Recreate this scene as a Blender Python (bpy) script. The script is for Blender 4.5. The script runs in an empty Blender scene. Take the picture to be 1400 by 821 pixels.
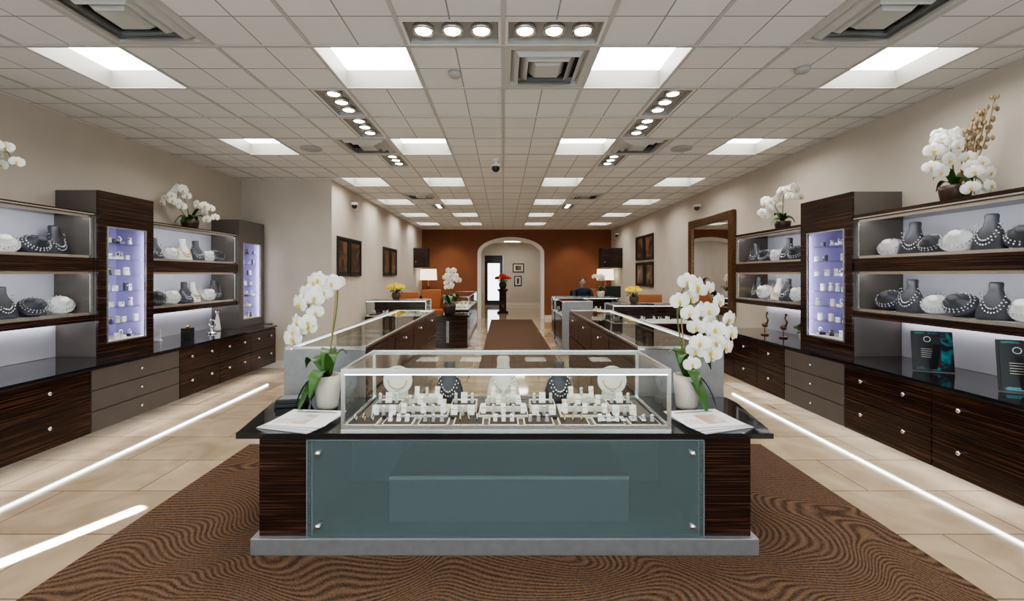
import bpy, bmesh, math, random
from mathutils import Matrix, Vector
R=random.Random(7)
pi=math.pi
# ---------------------------------------------------------------- materials
def newmat(name):
    m=bpy.data.materials.new(name); m.use_nodes=True
    nt=m.node_tree; p=nt.nodes['Principled BSDF']
    return m,nt,p
def N(nt,t,**k):
    n=nt.nodes.new(t)
    for a,b in k.items(): setattr(n,a,b)
    return n
def plain(name,col,rough=.5,metal=0,coat=0,spec=.5,emit=None,es=0,var=0.0,vs=8):
    m,nt,p=newmat(name)
    p.inputs['Base Color'].default_value=(*col,1)
    p.inputs['Roughness'].default_value=rough
    p.inputs['Metallic'].default_value=metal
    p.inputs['Coat Weight'].default_value=coat
    p.inputs['Specular IOR Level'].default_value=spec
    if emit:
        p.inputs['Emission Color'].default_value=(*emit,1); p.inputs['Emission Strength'].default_value=es
    if var>0:
        tc=N(nt,'ShaderNodeTexCoord'); no=N(nt,'ShaderNodeTexNoise'); no.inputs['Scale'].default_value=vs; no.inputs['Detail'].default_value=4
        r=N(nt,'ShaderNodeValToRGB')
        r.color_ramp.elements[0].position=.3; r.color_ramp.elements[1].position=.7
        r.color_ramp.elements[0].color=(*[c*(1-var) for c in col],1); r.color_ramp.elements[1].color=(*[min(1,c*(1+var)) for c in col],1)
        nt.links.new(tc.outputs['Object'],no.inputs['Vector']); nt.links.new(no.outputs['Fac'],r.inputs['Fac']); nt.links.new(r.outputs['Color'],p.inputs['Base Color'])
    return m
def emis(name,col,s):
    m=bpy.data.materials.new(name); m.use_nodes=True; nt=m.node_tree; nt.nodes.clear()
    e=N(nt,'ShaderNodeEmission'); e.inputs[0].default_value=(*col,1); e.inputs[1].default_value=s
    o=N(nt,'ShaderNodeOutputMaterial'); nt.links.new(e.outputs[0],o.inputs[0]); return m
def glass(name,tint=(.93,.97,.96),base=.05,mx=.8,haze=None,hf=.3):
    m=bpy.data.materials.new(name); m.use_nodes=True; nt=m.node_tree; nt.nodes.clear()
    t=N(nt,'ShaderNodeBsdfTransparent'); t.inputs[0].default_value=(*tint,1)
    g=N(nt,'ShaderNodeBsdfGlossy'); g.inputs['Roughness'].default_value=.02
    lw=N(nt,'ShaderNodeLayerWeight'); lw.inputs[0].default_value=.5
    pw=N(nt,'ShaderNodeMath',operation='POWER'); pw.inputs[1].default_value=4
    ma=N(nt,'ShaderNodeMath',operation='MULTIPLY_ADD'); ma.inputs[1].default_value=mx; ma.inputs[2].default_value=base
    mix=N(nt,'ShaderNodeMixShader'); o=N(nt,'ShaderNodeOutputMaterial')
    L=nt.links.new
    src=t
    if haze:
        d=N(nt,'ShaderNodeBsdfDiffuse'); d.inputs[0].default_value=(*haze,1)
        m2=N(nt,'ShaderNodeMixShader'); m2.inputs[0].default_value=hf; L(t.outputs[0],m2.inputs[1]); L(d.outputs[0],m2.inputs[2]); src=m2
    L(lw.outputs['Facing'],pw.inputs[0]); L(pw.outputs[0],ma.inputs[0]); L(ma.outputs[0],mix.inputs[0]); L(src.outputs[0],mix.inputs[1]); L(g.outputs[0],mix.inputs[2]); L(mix.outputs[0],o.inputs[0])
    return m
def ebony():
    m,nt,p=newmat('ebony_wood'); L=nt.links.new
    tc=N(nt,'ShaderNodeTexCoord'); mp=N(nt,'ShaderNodeMapping'); mp.inputs['Scale'].default_value=(1.2,1.2,95)
    no=N(nt,'ShaderNodeTexNoise'); no.inputs['Scale'].default_value=1.6; no.inputs['Detail'].default_value=6; no.inputs['Distortion'].default_value=.3
    r=N(nt,'ShaderNodeValToRGB'); e=r.color_ramp.elements
    e[0].position=.38; e[0].color=(.010,.0045,.0035,1); e[1].position=.70; e[1].color=(.105,.045,.026,1)
    x=e.new(.53); x.color=(.027,.011,.0075,1)
    L(tc.outputs['Object'],mp.inputs[0]); L(mp.outputs[0],no.inputs['Vector']); L(no.outputs['Fac'],r.inputs[0]); L(r.outputs[0],p.inputs['Base Color'])
    p.inputs['Roughness'].default_value=.2; return m
def carpet(name,zebra=True):
    m,nt,p=newmat(name); L=nt.links.new
    tc=N(nt,'ShaderNodeTexCoord'); 
    n1=N(nt,'ShaderNodeTexNoise'); n1.inputs['Scale'].default_value=1.35; n1.inputs['Detail'].default_value=.8; n1.inputs['Distortion'].default_value=.5
    L(tc.outputs['Object'],n1.inputs['Vector'])
    sep=N(nt,'ShaderNodeSeparateXYZ'); L(tc.outputs['Object'],sep.inputs[0])
    a=N(nt,'ShaderNodeMath',operation='MULTIPLY'); a.inputs[1].default_value=260; L(n1.outputs['Fac'],a.inputs[0])
    b=N(nt,'ShaderNodeMath',operation='MULTIPLY_ADD'); b.inputs[1].default_value=205; L(sep.outputs['Y'],b.inputs[0]); L(a.outputs[0],b.inputs[2])
    s=N(nt,'ShaderNodeMath',operation='SINE'); L(b.outputs[0],s.inputs[0])
    n2=N(nt,'ShaderNodeTexNoise'); n2.inputs['Scale'].default_value=160; n2.inputs['Detail'].default_value=3; L(tc.outputs['Object'],n2.inputs['Vector'])
    n3=N(nt,'ShaderNodeTexNoise'); n3.inputs['Scale'].default_value=16; L(tc.outputs['Object'],n3.inputs['Vector'])
    q=N(nt,'ShaderNodeMath',operation='MULTIPLY'); L(s.outputs[0],q.inputs[0]); L(n3.outputs['Fac'],q.inputs[1])
    c=N(nt,'ShaderNodeMath',operation='MULTIPLY_ADD'); c.inputs[1].default_value=.40 if zebra else .05; L(q.outputs[0],c.inputs[0]); L(n2.outputs['Fac'],c.inputs[2])
    r=N(nt,'ShaderNodeValToRGB'); e=r.color_ramp.elements
    e[0].position=.2; e[0].color=(.045,.026,.018,1); e[1].position=.8; e[1].color=(.175,.108,.068,1)
    L(c.outputs[0],r.inputs[0]); L(r.outputs[0],p.inputs['Base Color'])
    bu=N(nt,'ShaderNodeBump'); bu.inputs['Strength'].default_value=.4; bu.inputs['Distance'].default_value=.008; L(c.outputs[0],bu.inputs['Height']); L(bu.outputs[0],p.inputs['Normal'])
    p.inputs['Roughness'].default_value=.95; p.inputs['Specular IOR Level'].default_value=.1
    return m
def floor_mat():
    m,nt,p=newmat('travertine_tile'); L=nt.links.new
    tc=N(nt,'ShaderNodeTexCoord')
    br=N(nt,'ShaderNodeTexBrick'); br.offset=.5; br.inputs['Scale'].default_value=1; br.inputs['Brick Width'].default_value=.92; br.inputs['Row Height'].default_value=.46
    br.inputs['Mortar Size'].default_value=.004; br.inputs['Mortar Smooth'].default_value=0
    br.inputs['Color1'].default_value=(.56,.45,.33,1); br.inputs['Color2'].default_value=(.43,.34,.245,1); br.inputs['Mortar'].default_value=(.2,.155,.115,1)
    L(tc.outputs['Object'],br.inputs['Vector'])
    no=N(nt,'ShaderNodeTexNoise'); no.inputs['Scale'].default_value=2.5; no.inputs['Detail'].default_value=8; no.inputs['Distortion'].default_value=1.2
    L(tc.outputs['Object'],no.inputs['Vector'])
    r=N(nt,'ShaderNodeValToRGB'); r.color_ramp.elements[0].position=.3; r.color_ramp.elements[1].position=.72; r.color_ramp.elements[0].color=(.72,.67,.62,1); r.color_ramp.elements[1].color=(1.1,1.08,1.05,1)
    L(no.outputs['Fac'],r.inputs[0])
    mx=N(nt,'ShaderNodeMix',data_type='RGBA',blend_type='MULTIPLY'); mx.inputs[0].default_value=1
    L(br.outputs['Color'],mx.inputs[6]); L(r.outputs[0],mx.inputs[7]); L(mx.outputs[2],p.inputs['Base Color'])
    p.inputs['Roughness'].default_value=.06
    return m
def ceil_mat():
    m,nt,p=newmat('ceiling_tile'); L=nt.links.new
    tc=N(nt,'ShaderNodeTexCoord'); mp=N(nt,'ShaderNodeMapping'); mp.inputs['Location'].default_value=(0,-2.645,0)
    br=N(nt,'ShaderNodeTexBrick'); br.offset=0; br.inputs['Scale'].default_value=1; br.inputs['Brick Width'].default_value=.29; br.inputs['Row Height'].default_value=.2985
    br.inputs['Mortar Size'].default_value=.005; br.inputs['Mortar Smooth'].default_value=.2
    br.inputs['Color1'].default_value=(.87,.86,.845,1); br.inputs['Color2'].default_value=(.81,.80,.785,1); br.inputs['Mortar'].default_value=(.36,.35,.34,1)
    L(tc.outputs['Object'],mp.inputs[0]); L(mp.outputs[0],br.inputs['Vector'])
    no=N(nt,'ShaderNodeTexNoise'); no.inputs['Scale'].default_value=120; L(tc.outputs['Object'],no.inputs['Vector'])
    mx=N(nt,'ShaderNodeMix',data_type='RGBA',blend_type='MULTIPLY'); mx.inputs[0].default_value=.12
    L(br.outputs['Color'],mx.inputs[6]); L(no.outputs['Color'],mx.inputs[7]); L(mx.outputs[2],p.inputs['Base Color'])
    bu=N(nt,'ShaderNodeBump'); bu.inputs['Strength'].default_value=.3; bu.inputs['Distance'].default_value=.004; L(no.outputs['Fac'],bu.inputs['Height']); L(bu.outputs[0],p.inputs['Normal'])
    p.inputs['Roughness'].default_value=.9; return m
def art_mat(name,c1,c2,sc=3):
    m,nt,p=newmat(name); L=nt.links.new
    tc=N(nt,'ShaderNodeTexCoord'); no=N(nt,'ShaderNodeTexNoise'); no.inputs['Scale'].default_value=sc; no.inputs['Detail'].default_value=2; no.inputs['Distortion'].default_value=1.5
    r=N(nt,'ShaderNodeValToRGB'); r.color_ramp.elements[0].position=.42; r.color_ramp.elements[1].position=.6
    r.color_ramp.elements[0].color=(*c1,1); r.color_ramp.elements[1].color=(*c2,1)
    L(tc.outputs['Object'],no.inputs['Vector']); L(no.outputs['Fac'],r.inputs[0]); L(r.outputs[0],p.inputs['Base Color']); p.inputs['Roughness'].default_value=.3
    return m
EB=ebony(); GLASS=glass('clear_glass',(.94,.97,.965),.025,.6); GTOP=glass('case_top_glass',(.9,.96,.94),.035,.7)
WALL=plain('wall_paint_beige',(.58,.52,.45),.8,var=.04,vs=3)
RUST=plain('wall_paint_rust',(.205,.070,.027),.7,var=.08,vs=2)
CREAM=plain('trim_cream',(.75,.70,.62),.5)
GRAY=plain('taupe_lacquer',(.115,.098,.088),.3,var=.05)
GRAYM=plain('brushed_gray_metal',(.30,.30,.31),.38,.55,var=.08,vs=20)
SIL=plain('satin_silver',(.72,.71,.69),.25,.9)
CHROME=plain('chrome',(.85,.85,.85),.1,1)
BLK=plain('black_glass',(.012,.012,.014),.04,coat=.5)
BLKM=plain('black_matte',(.015,.015,.016),.5)
LAV=plain('case_back_lavender',(.60,.59,.66),.6)
LAVT=plain('tower_back_lavender',(.50,.45,.72),.5)
WHITE=plain('white_paint',(.8,.79,.77),.5)
TBAR=plain('ceiling_tbar',(.52,.51,.5),.5)
FIX=plain('fixture_white',(.82,.8,.76),.45)
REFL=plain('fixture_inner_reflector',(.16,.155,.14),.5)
FIXG=plain('fixture_gray',(.42,.41,.4),.5)
DIF=plain('diffuser_paint',(.56,.55,.53),.5)
DARK=plain('dark_void',(.05,.05,.05),.8)
LIN=plain('display_linen_cream',(.70,.66,.56),.7)
LINW=plain('display_leather_white',(.82,.80,.76),.5)
LING=plain('display_leather_gray',(.050,.052,.064),.4)
TRAY=plain('tray_brown',(.035,.022,.018),.6)
DECK=plain('case_deck_taupe',(.13,.11,.095),.6)
GOLD=plain('gold',(.9,.62,.25),.2,1)
GEM=plain('diamond_silver',(.75,.75,.78),.12,1)
PETAL=plain('orchid_petal',(.88,.86,.80),.55,var=.04,vs=30)
YEL=plain('orchid_lip',(.75,.5,.08),.5)
YFL=plain('yellow_flower',(.85,.6,.03),.6)
RED=plain('red_flower',(.55,.03,.02),.6)
LEAF=plain('leaf_green',(.04,.11,.02),.35,var=.3,vs=10)
STEM=plain('stem_green',(.12,.17,.05),.5)
TWIG=plain('twig_tan',(.36,.26,.14),.7)
POTW=plain('pot_cream',(.62,.57,.48),.4)
POTB=plain('pot_brown',(.07,.04,.03),.35)
BRONZE=plain('bronze_frame',(.16,.085,.045),.3,.7,var=.4,vs=40)
MIR=plain('mirror_glass',(.85,.85,.85),.02,1)
PAPER=plain('paper_white',(.82,.83,.85),.4)
MAT_=plain('picture_mat',(.7,.66,.6),.7)
TEALG=glass('teal_tinted_glass',(.62,.74,.76),.05,.7,haze=(.15,.20,.21),hf=.5)
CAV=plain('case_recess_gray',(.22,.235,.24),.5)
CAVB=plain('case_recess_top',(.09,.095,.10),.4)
ORANGE=plain('orange_leather',(.42,.15,.05),.5)
SKIN=plain('skin',(.42,.24,.16),.5)
HAIR=plain('hair_black',(.012,.009,.008),.6)
SHIRT=plain('navy_shirt',(.012,.018,.04),.8)
LEDC=emis('led_white',(.95,.95,1.0),27)
LEDI=emis('led_island_case',(1.0,.98,.95),13)
LEDK=emis('led_counter',(1.0,.97,.92),5)
LEDT=emis('led_tower',(.80,.76,1.0),60)
LEDF=emis('led_toe_kick',(.95,.97,1.0),30)
PANEL=emis('light_lens',(1.0,.965,.91),17)
LAMPD=emis('downlight_lens',(1.0,.95,.86),40)
SHADE=emis('lamp_shade',(1.0,.86,.66),2.2)
ARTB=art_mat('art_brown',(.02,.012,.009),(.20,.10,.05),4)
ARTP=art_mat('art_peacock',(.004,.006,.01),(.03,.28,.33),9)
ARTS=art_mat('art_skin',(.72,.76,.80),(.62,.40,.28),6)
CARP=carpet('carpet_zebra'); RUN=carpet('carpet_runner',False); FLR=floor_mat(); CEI=ceil_mat()
# ---------------------------------------------------------------- builder
class B:
    def __init__(s,name): s.name=name; s.bm=bmesh.new(); s.mats=[]; s.M=Matrix.Identity(4)
    def mi(s,m):
        if m not in s.mats: s.mats.append(m)
        return s.mats.index(m)
    def v(s,p): return s.bm.verts.new(s.M@Vector(p))
    def f(s,vs,m,sm=False):
        try: fc=s.bm.faces.new(vs)
        except ValueError: return None
        fc.material_index=s.mi(m); fc.smooth=sm; return fc
    def box(s,x0,x1,y0,y1,z0,z1,m,bev=0):
        if x0>x1:x0,x1=x1,x0
        if y0>y1:y0,y1=y1,y0
        if z0>z1:z0,z1=z1,z0
        V=[s.v((x,y,z)) for z in(z0,z1) for y in(y0,y1) for x in(x0,x1)]
        fs=[s.f([V[i] for i in q],m) for q in((0,2,3,1),(4,5,7,6),(0,1,5,4),(2,6,7,3),(0,4,6,2),(1,3,7,5))]
        if bev>0:
            es=set(e for f in fs for e in f.edges)
            r=bmesh.ops.bevel(s.bm,geom=list(es),offset=bev,segments=2,affect='EDGES',profile=.6)
            for f in r['faces']: f.material_index=s.mi(m)
    def poly(s,pts,m): return s.f([s.v(p) for p in pts],m)
    def prism(s,pts,z0,z1,m):
        a=[s.v((x,y,z0)) for x,y in pts]; b=[s.v((x,y,z1)) for x,y in pts]; n=len(pts)
        s.f(a[::-1],m); s.f(b,m)
        for i in range(n): s.f([a[i],a[(i+1)%n],b[(i+1)%n],b[i]],m)
    def loft(s,rings,m,cap=True,sm=True):
        rs=[[s.v(p) for p in r] for r in rings]; n=len(rs[0])
        for a,b in zip(rs,rs[1:]):
            for i in range(n): s.f([a[i],a[(i+1)%n],b[(i+1)%n],b[i]],m,sm)
        if cap: s.f(rs[0][::-1],m); s.f(rs[-1],m)
    def lathe(s,prof,c,m,seg=20,sc=(1,1)):
        s.loft([[(c[0]+r*sc[0]*math.cos(2*pi*i/seg),c[1]+r*sc[1]*math.sin(2*pi*i/seg),c[2]+z) for i in range(seg)] for r,z in prof],m)
    def tube(s,pts,r,m,seg=6,r1=None):
        P=[Vector(p) for p in pts]; rings=[]
        for i,p in enumerate(P):
            d=(P[min(i+1,len(P)-1)]-P[max(i-1,0)]).normalized()
            a=d.cross(Vector((.31,.2,.93))).normalized() if abs(d.z)<.9 else d.cross(Vector((1,0,0))).normalized()
            b=d.cross(a); rr=r if r1 is None else r+(r1-r)*i/(len(P)-1)
            rings.append([p+a*rr*math.cos(2*pi*k/seg)+b*rr*math.sin(2*pi*k/seg) for k in range(seg)])
        s.loft(rings,m)
    def sph(s,c,r,m,sc=(1,1,1),seg=10):
        n=max(4,seg//2); rings=[]
        for j in range(n+1):
            t=pi*(j+ (0.02 if j==0 else -0.02 if j==n else 0))/n
            rings.append([(c[0]+r*sc[0]*math.sin(t)*math.cos(2*pi*i/seg),c[1]+r*sc[1]*math.sin(t)*math.sin(2*pi*i/seg),c[2]-r*sc[2]*math.cos(t)) for i in range(seg)])
        s.loft(rings,m)
    def torus(s,c,R_,r,m,axis='z',seg=16,ss=6):
        pts=[]
        for i in range(seg):
            a=2*pi*i/seg; ring=[]
            for k in range(ss):
                b=2*pi*k/ss; q=(R_+r*math.cos(b)); u,v_,w=q*math.cos(a),q*math.sin(a),r*math.sin(b)
                p={'z':(u,v_,w),'y':(u,w,v_),'x':(w,u,v_)}[axis]
                ring.append((c[0]+p[0],c[1]+p[1],c[2]+p[2]))
            pts.append(ring)
        pts.append(pts[0]); s.loft(pts,m,cap=False)
    def done(s,loc=None,parent=None):
        bmesh.ops.remove_doubles(s.bm,verts=s.bm.verts[:],dist=1e-6)
        bmesh.ops.recalc_face_normals(s.bm,faces=s.bm.faces[:])
        me=bpy.data.meshes.new(s.name); s.bm.to_mesh(me); s.bm.free()
        for m in s.mats: me.materials.append(m)
        o=bpy.data.objects.new(s.name,me); bpy.context.collection.objects.link(o)
        if loc: o.location=loc
        if parent: o.parent=parent
        return o
def inst(name,me,loc,rz=0,sc=1):
    o=bpy.data.objects.new(name,me); o.location=loc; o.rotation_euler=(0,0,rz); o.scale=(sc,)*3 if not hasattr(sc,'__len__') else sc
    bpy.context.collection.objects.link(o); return o
def simple(name,*a,bev=0):
    b=B(name); b.box(*a,bev=bev); return b.done()
XL,XR,XJ,YJ,YB,ZC=-3.82,3.32,-2.5,6.4,13.5,2.74
# ---------------------------------------------------------------- shell
simple('floor',-4.0,3.5,-1.75,19.6,-.1,0,FLR)
simple('wall_left',XL-.15,XL,-1.6,YJ+.15,0,ZC+.2,WALL)
simple('wall_return',XL,XJ,YJ,YJ+.15,0,ZC+.2,WALL)
simple('wall_left_rear',XJ-.15,XJ,YJ+.15,YB,0,ZC+.2,WALL)
simple('wall_right',XR,XR+.15,-1.6,YB,0,ZC+.2,WALL)
# front wall with shop windows behind camera
b=B('wall_front')
b.box(XL-.15,XR+.15,-1.75,-1.6,0,.25,WALL); b.box(XL-.15,XR+.15,-1.75,-1.6,2.35,ZC+.2,WALL)
for x0,x1 in((XL-.15,-3.3),(-1.1,-.9),(.9,1.1),(2.9,XR+.15)): b.box(x0,x1,-1.75,-1.6,.25,2.35,WALL)
b.done()
for n,(x0,x1) in enumerate(((-3.3,-1.1),(-.9,.9),(1.1,2.9))):
    b=B('window_%d'%(n+1))
    for a in((x0,x0+.05,.25,2.35),(x1-.05,x1,.25,2.35),(x0,x1,.25,.3),(x0,x1,2.3,2.35)): b.box(a[0],a[1],-1.72,-1.64,a[2],a[3],GRAYM)
    b.box(x0+.05,x1-.05,-1.685,-1.675,.3,2.3,GLASS); b.done()
# back wall with arch
ax0,ax1,zs,zt=-.70,1.17,2.02,2.42
b=B('wall_back'); yb1=YB+.3
b.box(XJ-.15,ax0,YB,yb1,0,ZC+.2,RUST); b.box(ax1,XR+.15,YB,yb1,0,ZC+.2,RUST)
n=24; cx=(ax0+ax1)/2; hw=(ax1-ax0)/2
arc=[(cx-hw*math.cos(pi*i/n),zs+(zt-zs)*math.sin(pi*i/n)) for i in range(n+1)]
for (xa,za),(xb,zb) in zip(arc,arc[1:]):
    for y in(YB,yb1): b.poly([(xa,y,za),(xb,y,zb),(xb,y,ZC+.2),(xa,y,ZC+.2)],RUST)
    b.poly([(xa,YB,za),(xb,YB,zb),(xb,yb1,zb),(xa,yb1,za)],CREAM)
b.done()
b=B('trim_arch')
path=[(ax0,0)]+arc+[(ax1,0)]
def off(i,d):
    x,z=path[i]
    if i==0 or i==len(path)-1: return (x+(-d if i==0 else d),z)
    return (x+(x-cx)/hw*d, z+ d*math.sin(pi*(i-1)/n))
for i in range(len(path)-1):
    p,q=path[i],path[i+1]; po,qo=off(i,.09),off(i+1,.09); pi_,qi=off(i,-.012),off(i+1,-.012)
    y0,y1=YB-.03,YB-.001
    b.poly([(po[0],y0,po[1]),(qo[0],y0,qo[1]),(qi[0],y0,qi[1]),(pi_[0],y0,pi_[1])],CREAM)
    b.poly([(po[0],y0,po[1]),(qo[0],y0,qo[1]),(qo[0],y1,qo[1]),(po[0],y1,po[1])],CREAM)
    b.poly([(pi_[0],y0,pi_[1]),(qi[0],y0,qi[1]),(qi[0],yb1,qi[1]),(pi_[0],yb1,pi_[1])],CREAM)
b.done()
# hall
simple('wall_hall_left',-1.35,-1.2,yb1,19.4,0,ZC,WALL)
simple('wall_hall_right',1.9,2.05,yb1,19.4,0,ZC,WALL)
b=B('wall_hall_end'); dx0,dx1,dz=-.82,-.02,2.2
b.box(-1.35,dx0,19.4,19.55,0,ZC,WALL); b.box(dx1,2.05,19.4,19.55,0,ZC,WALL); b.box(dx0,dx1,19.4,19.55,dz,ZC,WALL); b.done()
b=B('door_1')
b.box(dx0+.002,dx0+.14,19.41,19.5,0.002,dz-.002,EB); b.box(dx1-.14,dx1-.002,19.41,19.5,0.002,dz-.002,EB); b.box(dx0+.14,dx1-.14,19.41,19.5,dz-.35,dz-.002,EB); b.box(dx0+.14,dx1-.14,19.41,19.5,0.002,.22,EB)
b.box(dx0+.14,dx1-.14,19.45,19.46,.22,dz-.35,GLASS); b.box(dx1-.12,dx1-.09,19.37,19.41,.95,1.2,SIL); b.done()
b=B('door_2'); b.box(1.86,1.898,15.6,16.6,0.002,2.15,EB); b.box(1.85,1.86,15.75,16.45,.3,1.0,TRAY); b.box(1.85,1.86,15.75,16.45,1.15,2.0,TRAY); b.sph((1.83,15.7,1.0),.035,SIL); b.done()
b=B('ceiling_hall'); b.box(-1.35,2.05,yb1,19.4,ZC,ZC+.1,WHITE); b.done()
b=B('ceiling_light_hall'); b.box(.0,.9,15.0,15.6,ZC-.03,ZC-.001,FIX); b.box(.04,.86,15.04,15.56,ZC-.035,ZC-.03,PANEL)
b.box(.0,.9,17.6,18.2,ZC-.03,ZC-.001,FIX); b.box(.04,.86,17.64,18.16,ZC-.035,ZC-.03,PANEL); b.done()
for nm,a in (('baseboard_left',(XL,XL+.02,-1.6,YJ)),('baseboard_return',(XL+.02,XJ,YJ-.02,YJ)),('baseboard_left_rear',(XJ,XJ+.02,YJ,YB)),('baseboard_right',(XR-.02,XR,-1.6,YB)),
             ('baseboard_back',(ax1+.1,XR-.02,YB-.02,YB)),('baseboard_hall',(dx1,1.9,19.38,19.4))):
    simple(nm,*a,0.0,.11,CREAM)
# ---------------------------------------------------------------- ceiling
TX,TY,Y0=.58,.597,2.645
cx0=lambda i:i*TX
cy0=lambda j:Y0+j*TY
lights=[]
for j in(-6,-3,0,3,6,9,12,15):
    for i in(-5,-2,1,4):
        if i==-5 and j>=6: i=-4
        lights.append((i,j))
vents=[(0,0),(-4,-1),(3,-1),(-3,3),(2,3),(-3,8),(2,8)]
half={(-1,-1):'y',(0,-1):'y'}
for j in(1,2,4,10): half[(-3,j)]='x+'; half[(2,j)]='x-'
holes=set(lights)|set(vents)
b=B('ceiling'); g=B('ceiling_grid')
for i in range(-7,6):
    for j in range(-8,19):
        x0,x1=max(XL,cx0(i)),min(XR,cx0(i+1)); y0,y1=max(-1.6,cy0(j)),min(YB,cy0(j+1))
        if x1<=x0 or y1<=y0: continue
        if x1<XJ-.3 and y0>YJ+.1: continue
        if (i,j) in holes: continue
        h=half.get((i,j))
        if h=='y': y1=cy0(j)+.33
        if h=='x+': x0,x1=cx0(i),cx0(i)+.29
        if h=='x-': x0,x1=cx0(i)+.29,cx0(i+1)
        b.box(x0,x1,y0,y1,ZC,ZC+.015,CEI)
b.done()
w=.012
for i in range(-6,6):
    x=cx0(i); y1=YJ if x<XJ else YB
    g.box(x-w,x+w,-1.6,y1,ZC-.006,ZC-.001,TBAR)
for j in range(-7,19):
    y=cy0(j); x0=XL if y<YJ else XJ
    if y<YB: g.box(x0,XR,y-w,y+w,ZC-.008,ZC-.002,TBAR)
g.done()
simple('ceiling_plenum',XL-.15,XR+.15,-1.75,YB+.3,ZC+.19,ZC+.25,DARK)
# troffer
b=B('ceiling_light'); a,c,h=TX/2-.006,TY/2-.006,.135
b.box(-a,a,-c,c,h,h+.01,FIX)
b.box(-a+.01,a-.01,-c+.01,c-.01,h-.012,h,PANEL)
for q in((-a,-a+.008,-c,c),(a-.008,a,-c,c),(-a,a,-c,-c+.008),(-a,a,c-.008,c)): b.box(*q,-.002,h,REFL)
o=b.done(loc=(cx0(1)+TX/2,cy0(0)+TY/2,ZC)); me=o.data
for (i,j) in lights:
    if (i,j)!=(1,0): inst('ceiling_light',me,(cx0(i)+TX/2,cy0(j)+TY/2,ZC))
# diffuser
b=B('air_vent'); a,c=TX/2-.008,TY/2-.008
def ring(b,a,c,a2,c2,z0,z1,m):
    P=[(-a,-c),(a,-c),(a,c),(-a,c)]; Q=[(-a2,-c2),(a2,-c2),(a2,c2),(-a2,c2)]
    for k in range(4):
        p,q,r,s_=P[k],P[(k+1)%4],Q[(k+1)%4],Q[k]
        b.poly([(*p,z0),(*q,z0),(*r,z1),(*s_,z1)],m)
ring(b,a,c,a-.04,c-.04,-.004,-.004,DIF); ring(b,a-.04,c-.04,a-.05,c-.05,-.004,.05,DIF)
for k,(o1,o2) in enumerate(((.045,.095),(.105,.155),(.165,.205))): ring(b,a-o1,c-o1,a-o2,c-o2,.03,-.02,DIF)
b.box(-a+.205,a-.205,-c+.205,c-.205,-.022,-.016,DIF); b.box(-a,a,-c,c,.05,.055,DARK)
me=None
for (i,j) in vents:
    loc=(cx0(i)+TX/2,cy0(j)+TY/2,ZC)
    if me is None: me=b.done(loc=loc).data
    else: inst('air_vent',me,loc)
# downlight trays
b=B('downlight_fixture')
ring(b,.283,.135,.262,.115,-.005,-.005,FIX); ring(b,.262,.115,.255,.108,-.005,.03,FIXG); b.box(-.283,.283,-.135,.135,.03,.036,FIXG)
for x in(-.165,0,.165):
    b.lathe([(.062,.03),(.066,.004),(.056,-.002),(.045,.01)],(x,0,0),SIL,20); b.lathe([(.045,.006),(.001,.003)],(x,0,0),LAMPD,20)
me=b.done(loc=(-.29,2.375+.13,ZC)).data
inst('downlight_fixture',me,(.29,2.505,ZC))
for j in(1,2,4,10):
    inst('downlight_fixture',me,(-1.16-.145,cy0(j)+TY/2,ZC),pi/2); inst('downlight_fixture',me,(1.16+.145,cy0(j)+TY/2,ZC),pi/2)
def disc(name,x,y,r,m=DIF,z=.02):
    b=B(name); b.lathe([(r,-.001),(r,-z*.5),(r*.7,-z),(.001,-z)],(x,y,ZC-.004),m,20); b.done()
for x,y in((-3.55,2.95),(2.0,2.93),(-.33,3.0)): disc('smoke_detector',x,y,.045,FIXG,.03)
for x,y in((-2.1,4.8),(1.95,4.8)): disc('ceiling_speaker',x,y,.11,FIXG)
b=B('dome_camera'); b.lathe([(.045,0),(.045,-.03),(.02,-.035),(.02,-.06),(.06,-.07),(.06,-.10)],(-.09,5.2,ZC-.006),WHITE,16); b.sph((-.09,5.2,ZC-.12),.05,BLK); b.done()
for x,y in((XR-.06,7.4),(XR-.06,12.6),(XJ+.06,7.2)):
    b=B('security_camera'); b.box(x-.04,x+.058,y-.04,y+.04,2.5,2.54,WHITE); b.sph((x,y,2.48),.045,BLK); b.done()
# ---------------------------------------------------------------- carpets
b=B('zebra_carpet'); b.prism([(-2.02,-1.2),(2.05,-1.2),(2.05,3.5),(1.43,3.5),(1.43,2.76),(-1.42,2.76),(-1.42,3.5),(-2.02,3.5)],0,.01,CARP); b.done()
simple('aisle_runner',-.36,.86,6.2,13.2,0,.01,RUN)
# ---------------------------------------------------------------- front island
cz=.60
b=B('display_island')
b.box(-1.216,1.23,2.108,2.72,.01,.09,GRAYM,.004)
b.box(-1.186,-.935,2.135,2.70,.09,.572,EB); b.box(.955,1.203,2.135,2.70,.09,.572,EB)
b.box(-.935,.955,2.68,2.70,.09,.572,CAV); b.box(-.935,.955,2.135,2.68,.55,.572,CAV); b.box(-.935,.955,2.135,2.68,.09,.10,CAV)
b.box(-.935,-.925,2.135,2.68,.10,.55,CAV); b.box(.945,.955,2.135,2.68,.10,.55,CAV)
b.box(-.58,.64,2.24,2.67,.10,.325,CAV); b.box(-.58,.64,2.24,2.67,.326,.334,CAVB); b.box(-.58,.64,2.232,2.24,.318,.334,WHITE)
b.prism([(-1.28,2.10),(1.295,2.10),(1.385,2.60),(1.38,2.72),(-1.36,2.72),(-1.37,2.60)],.574,cz,BLK)
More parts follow.
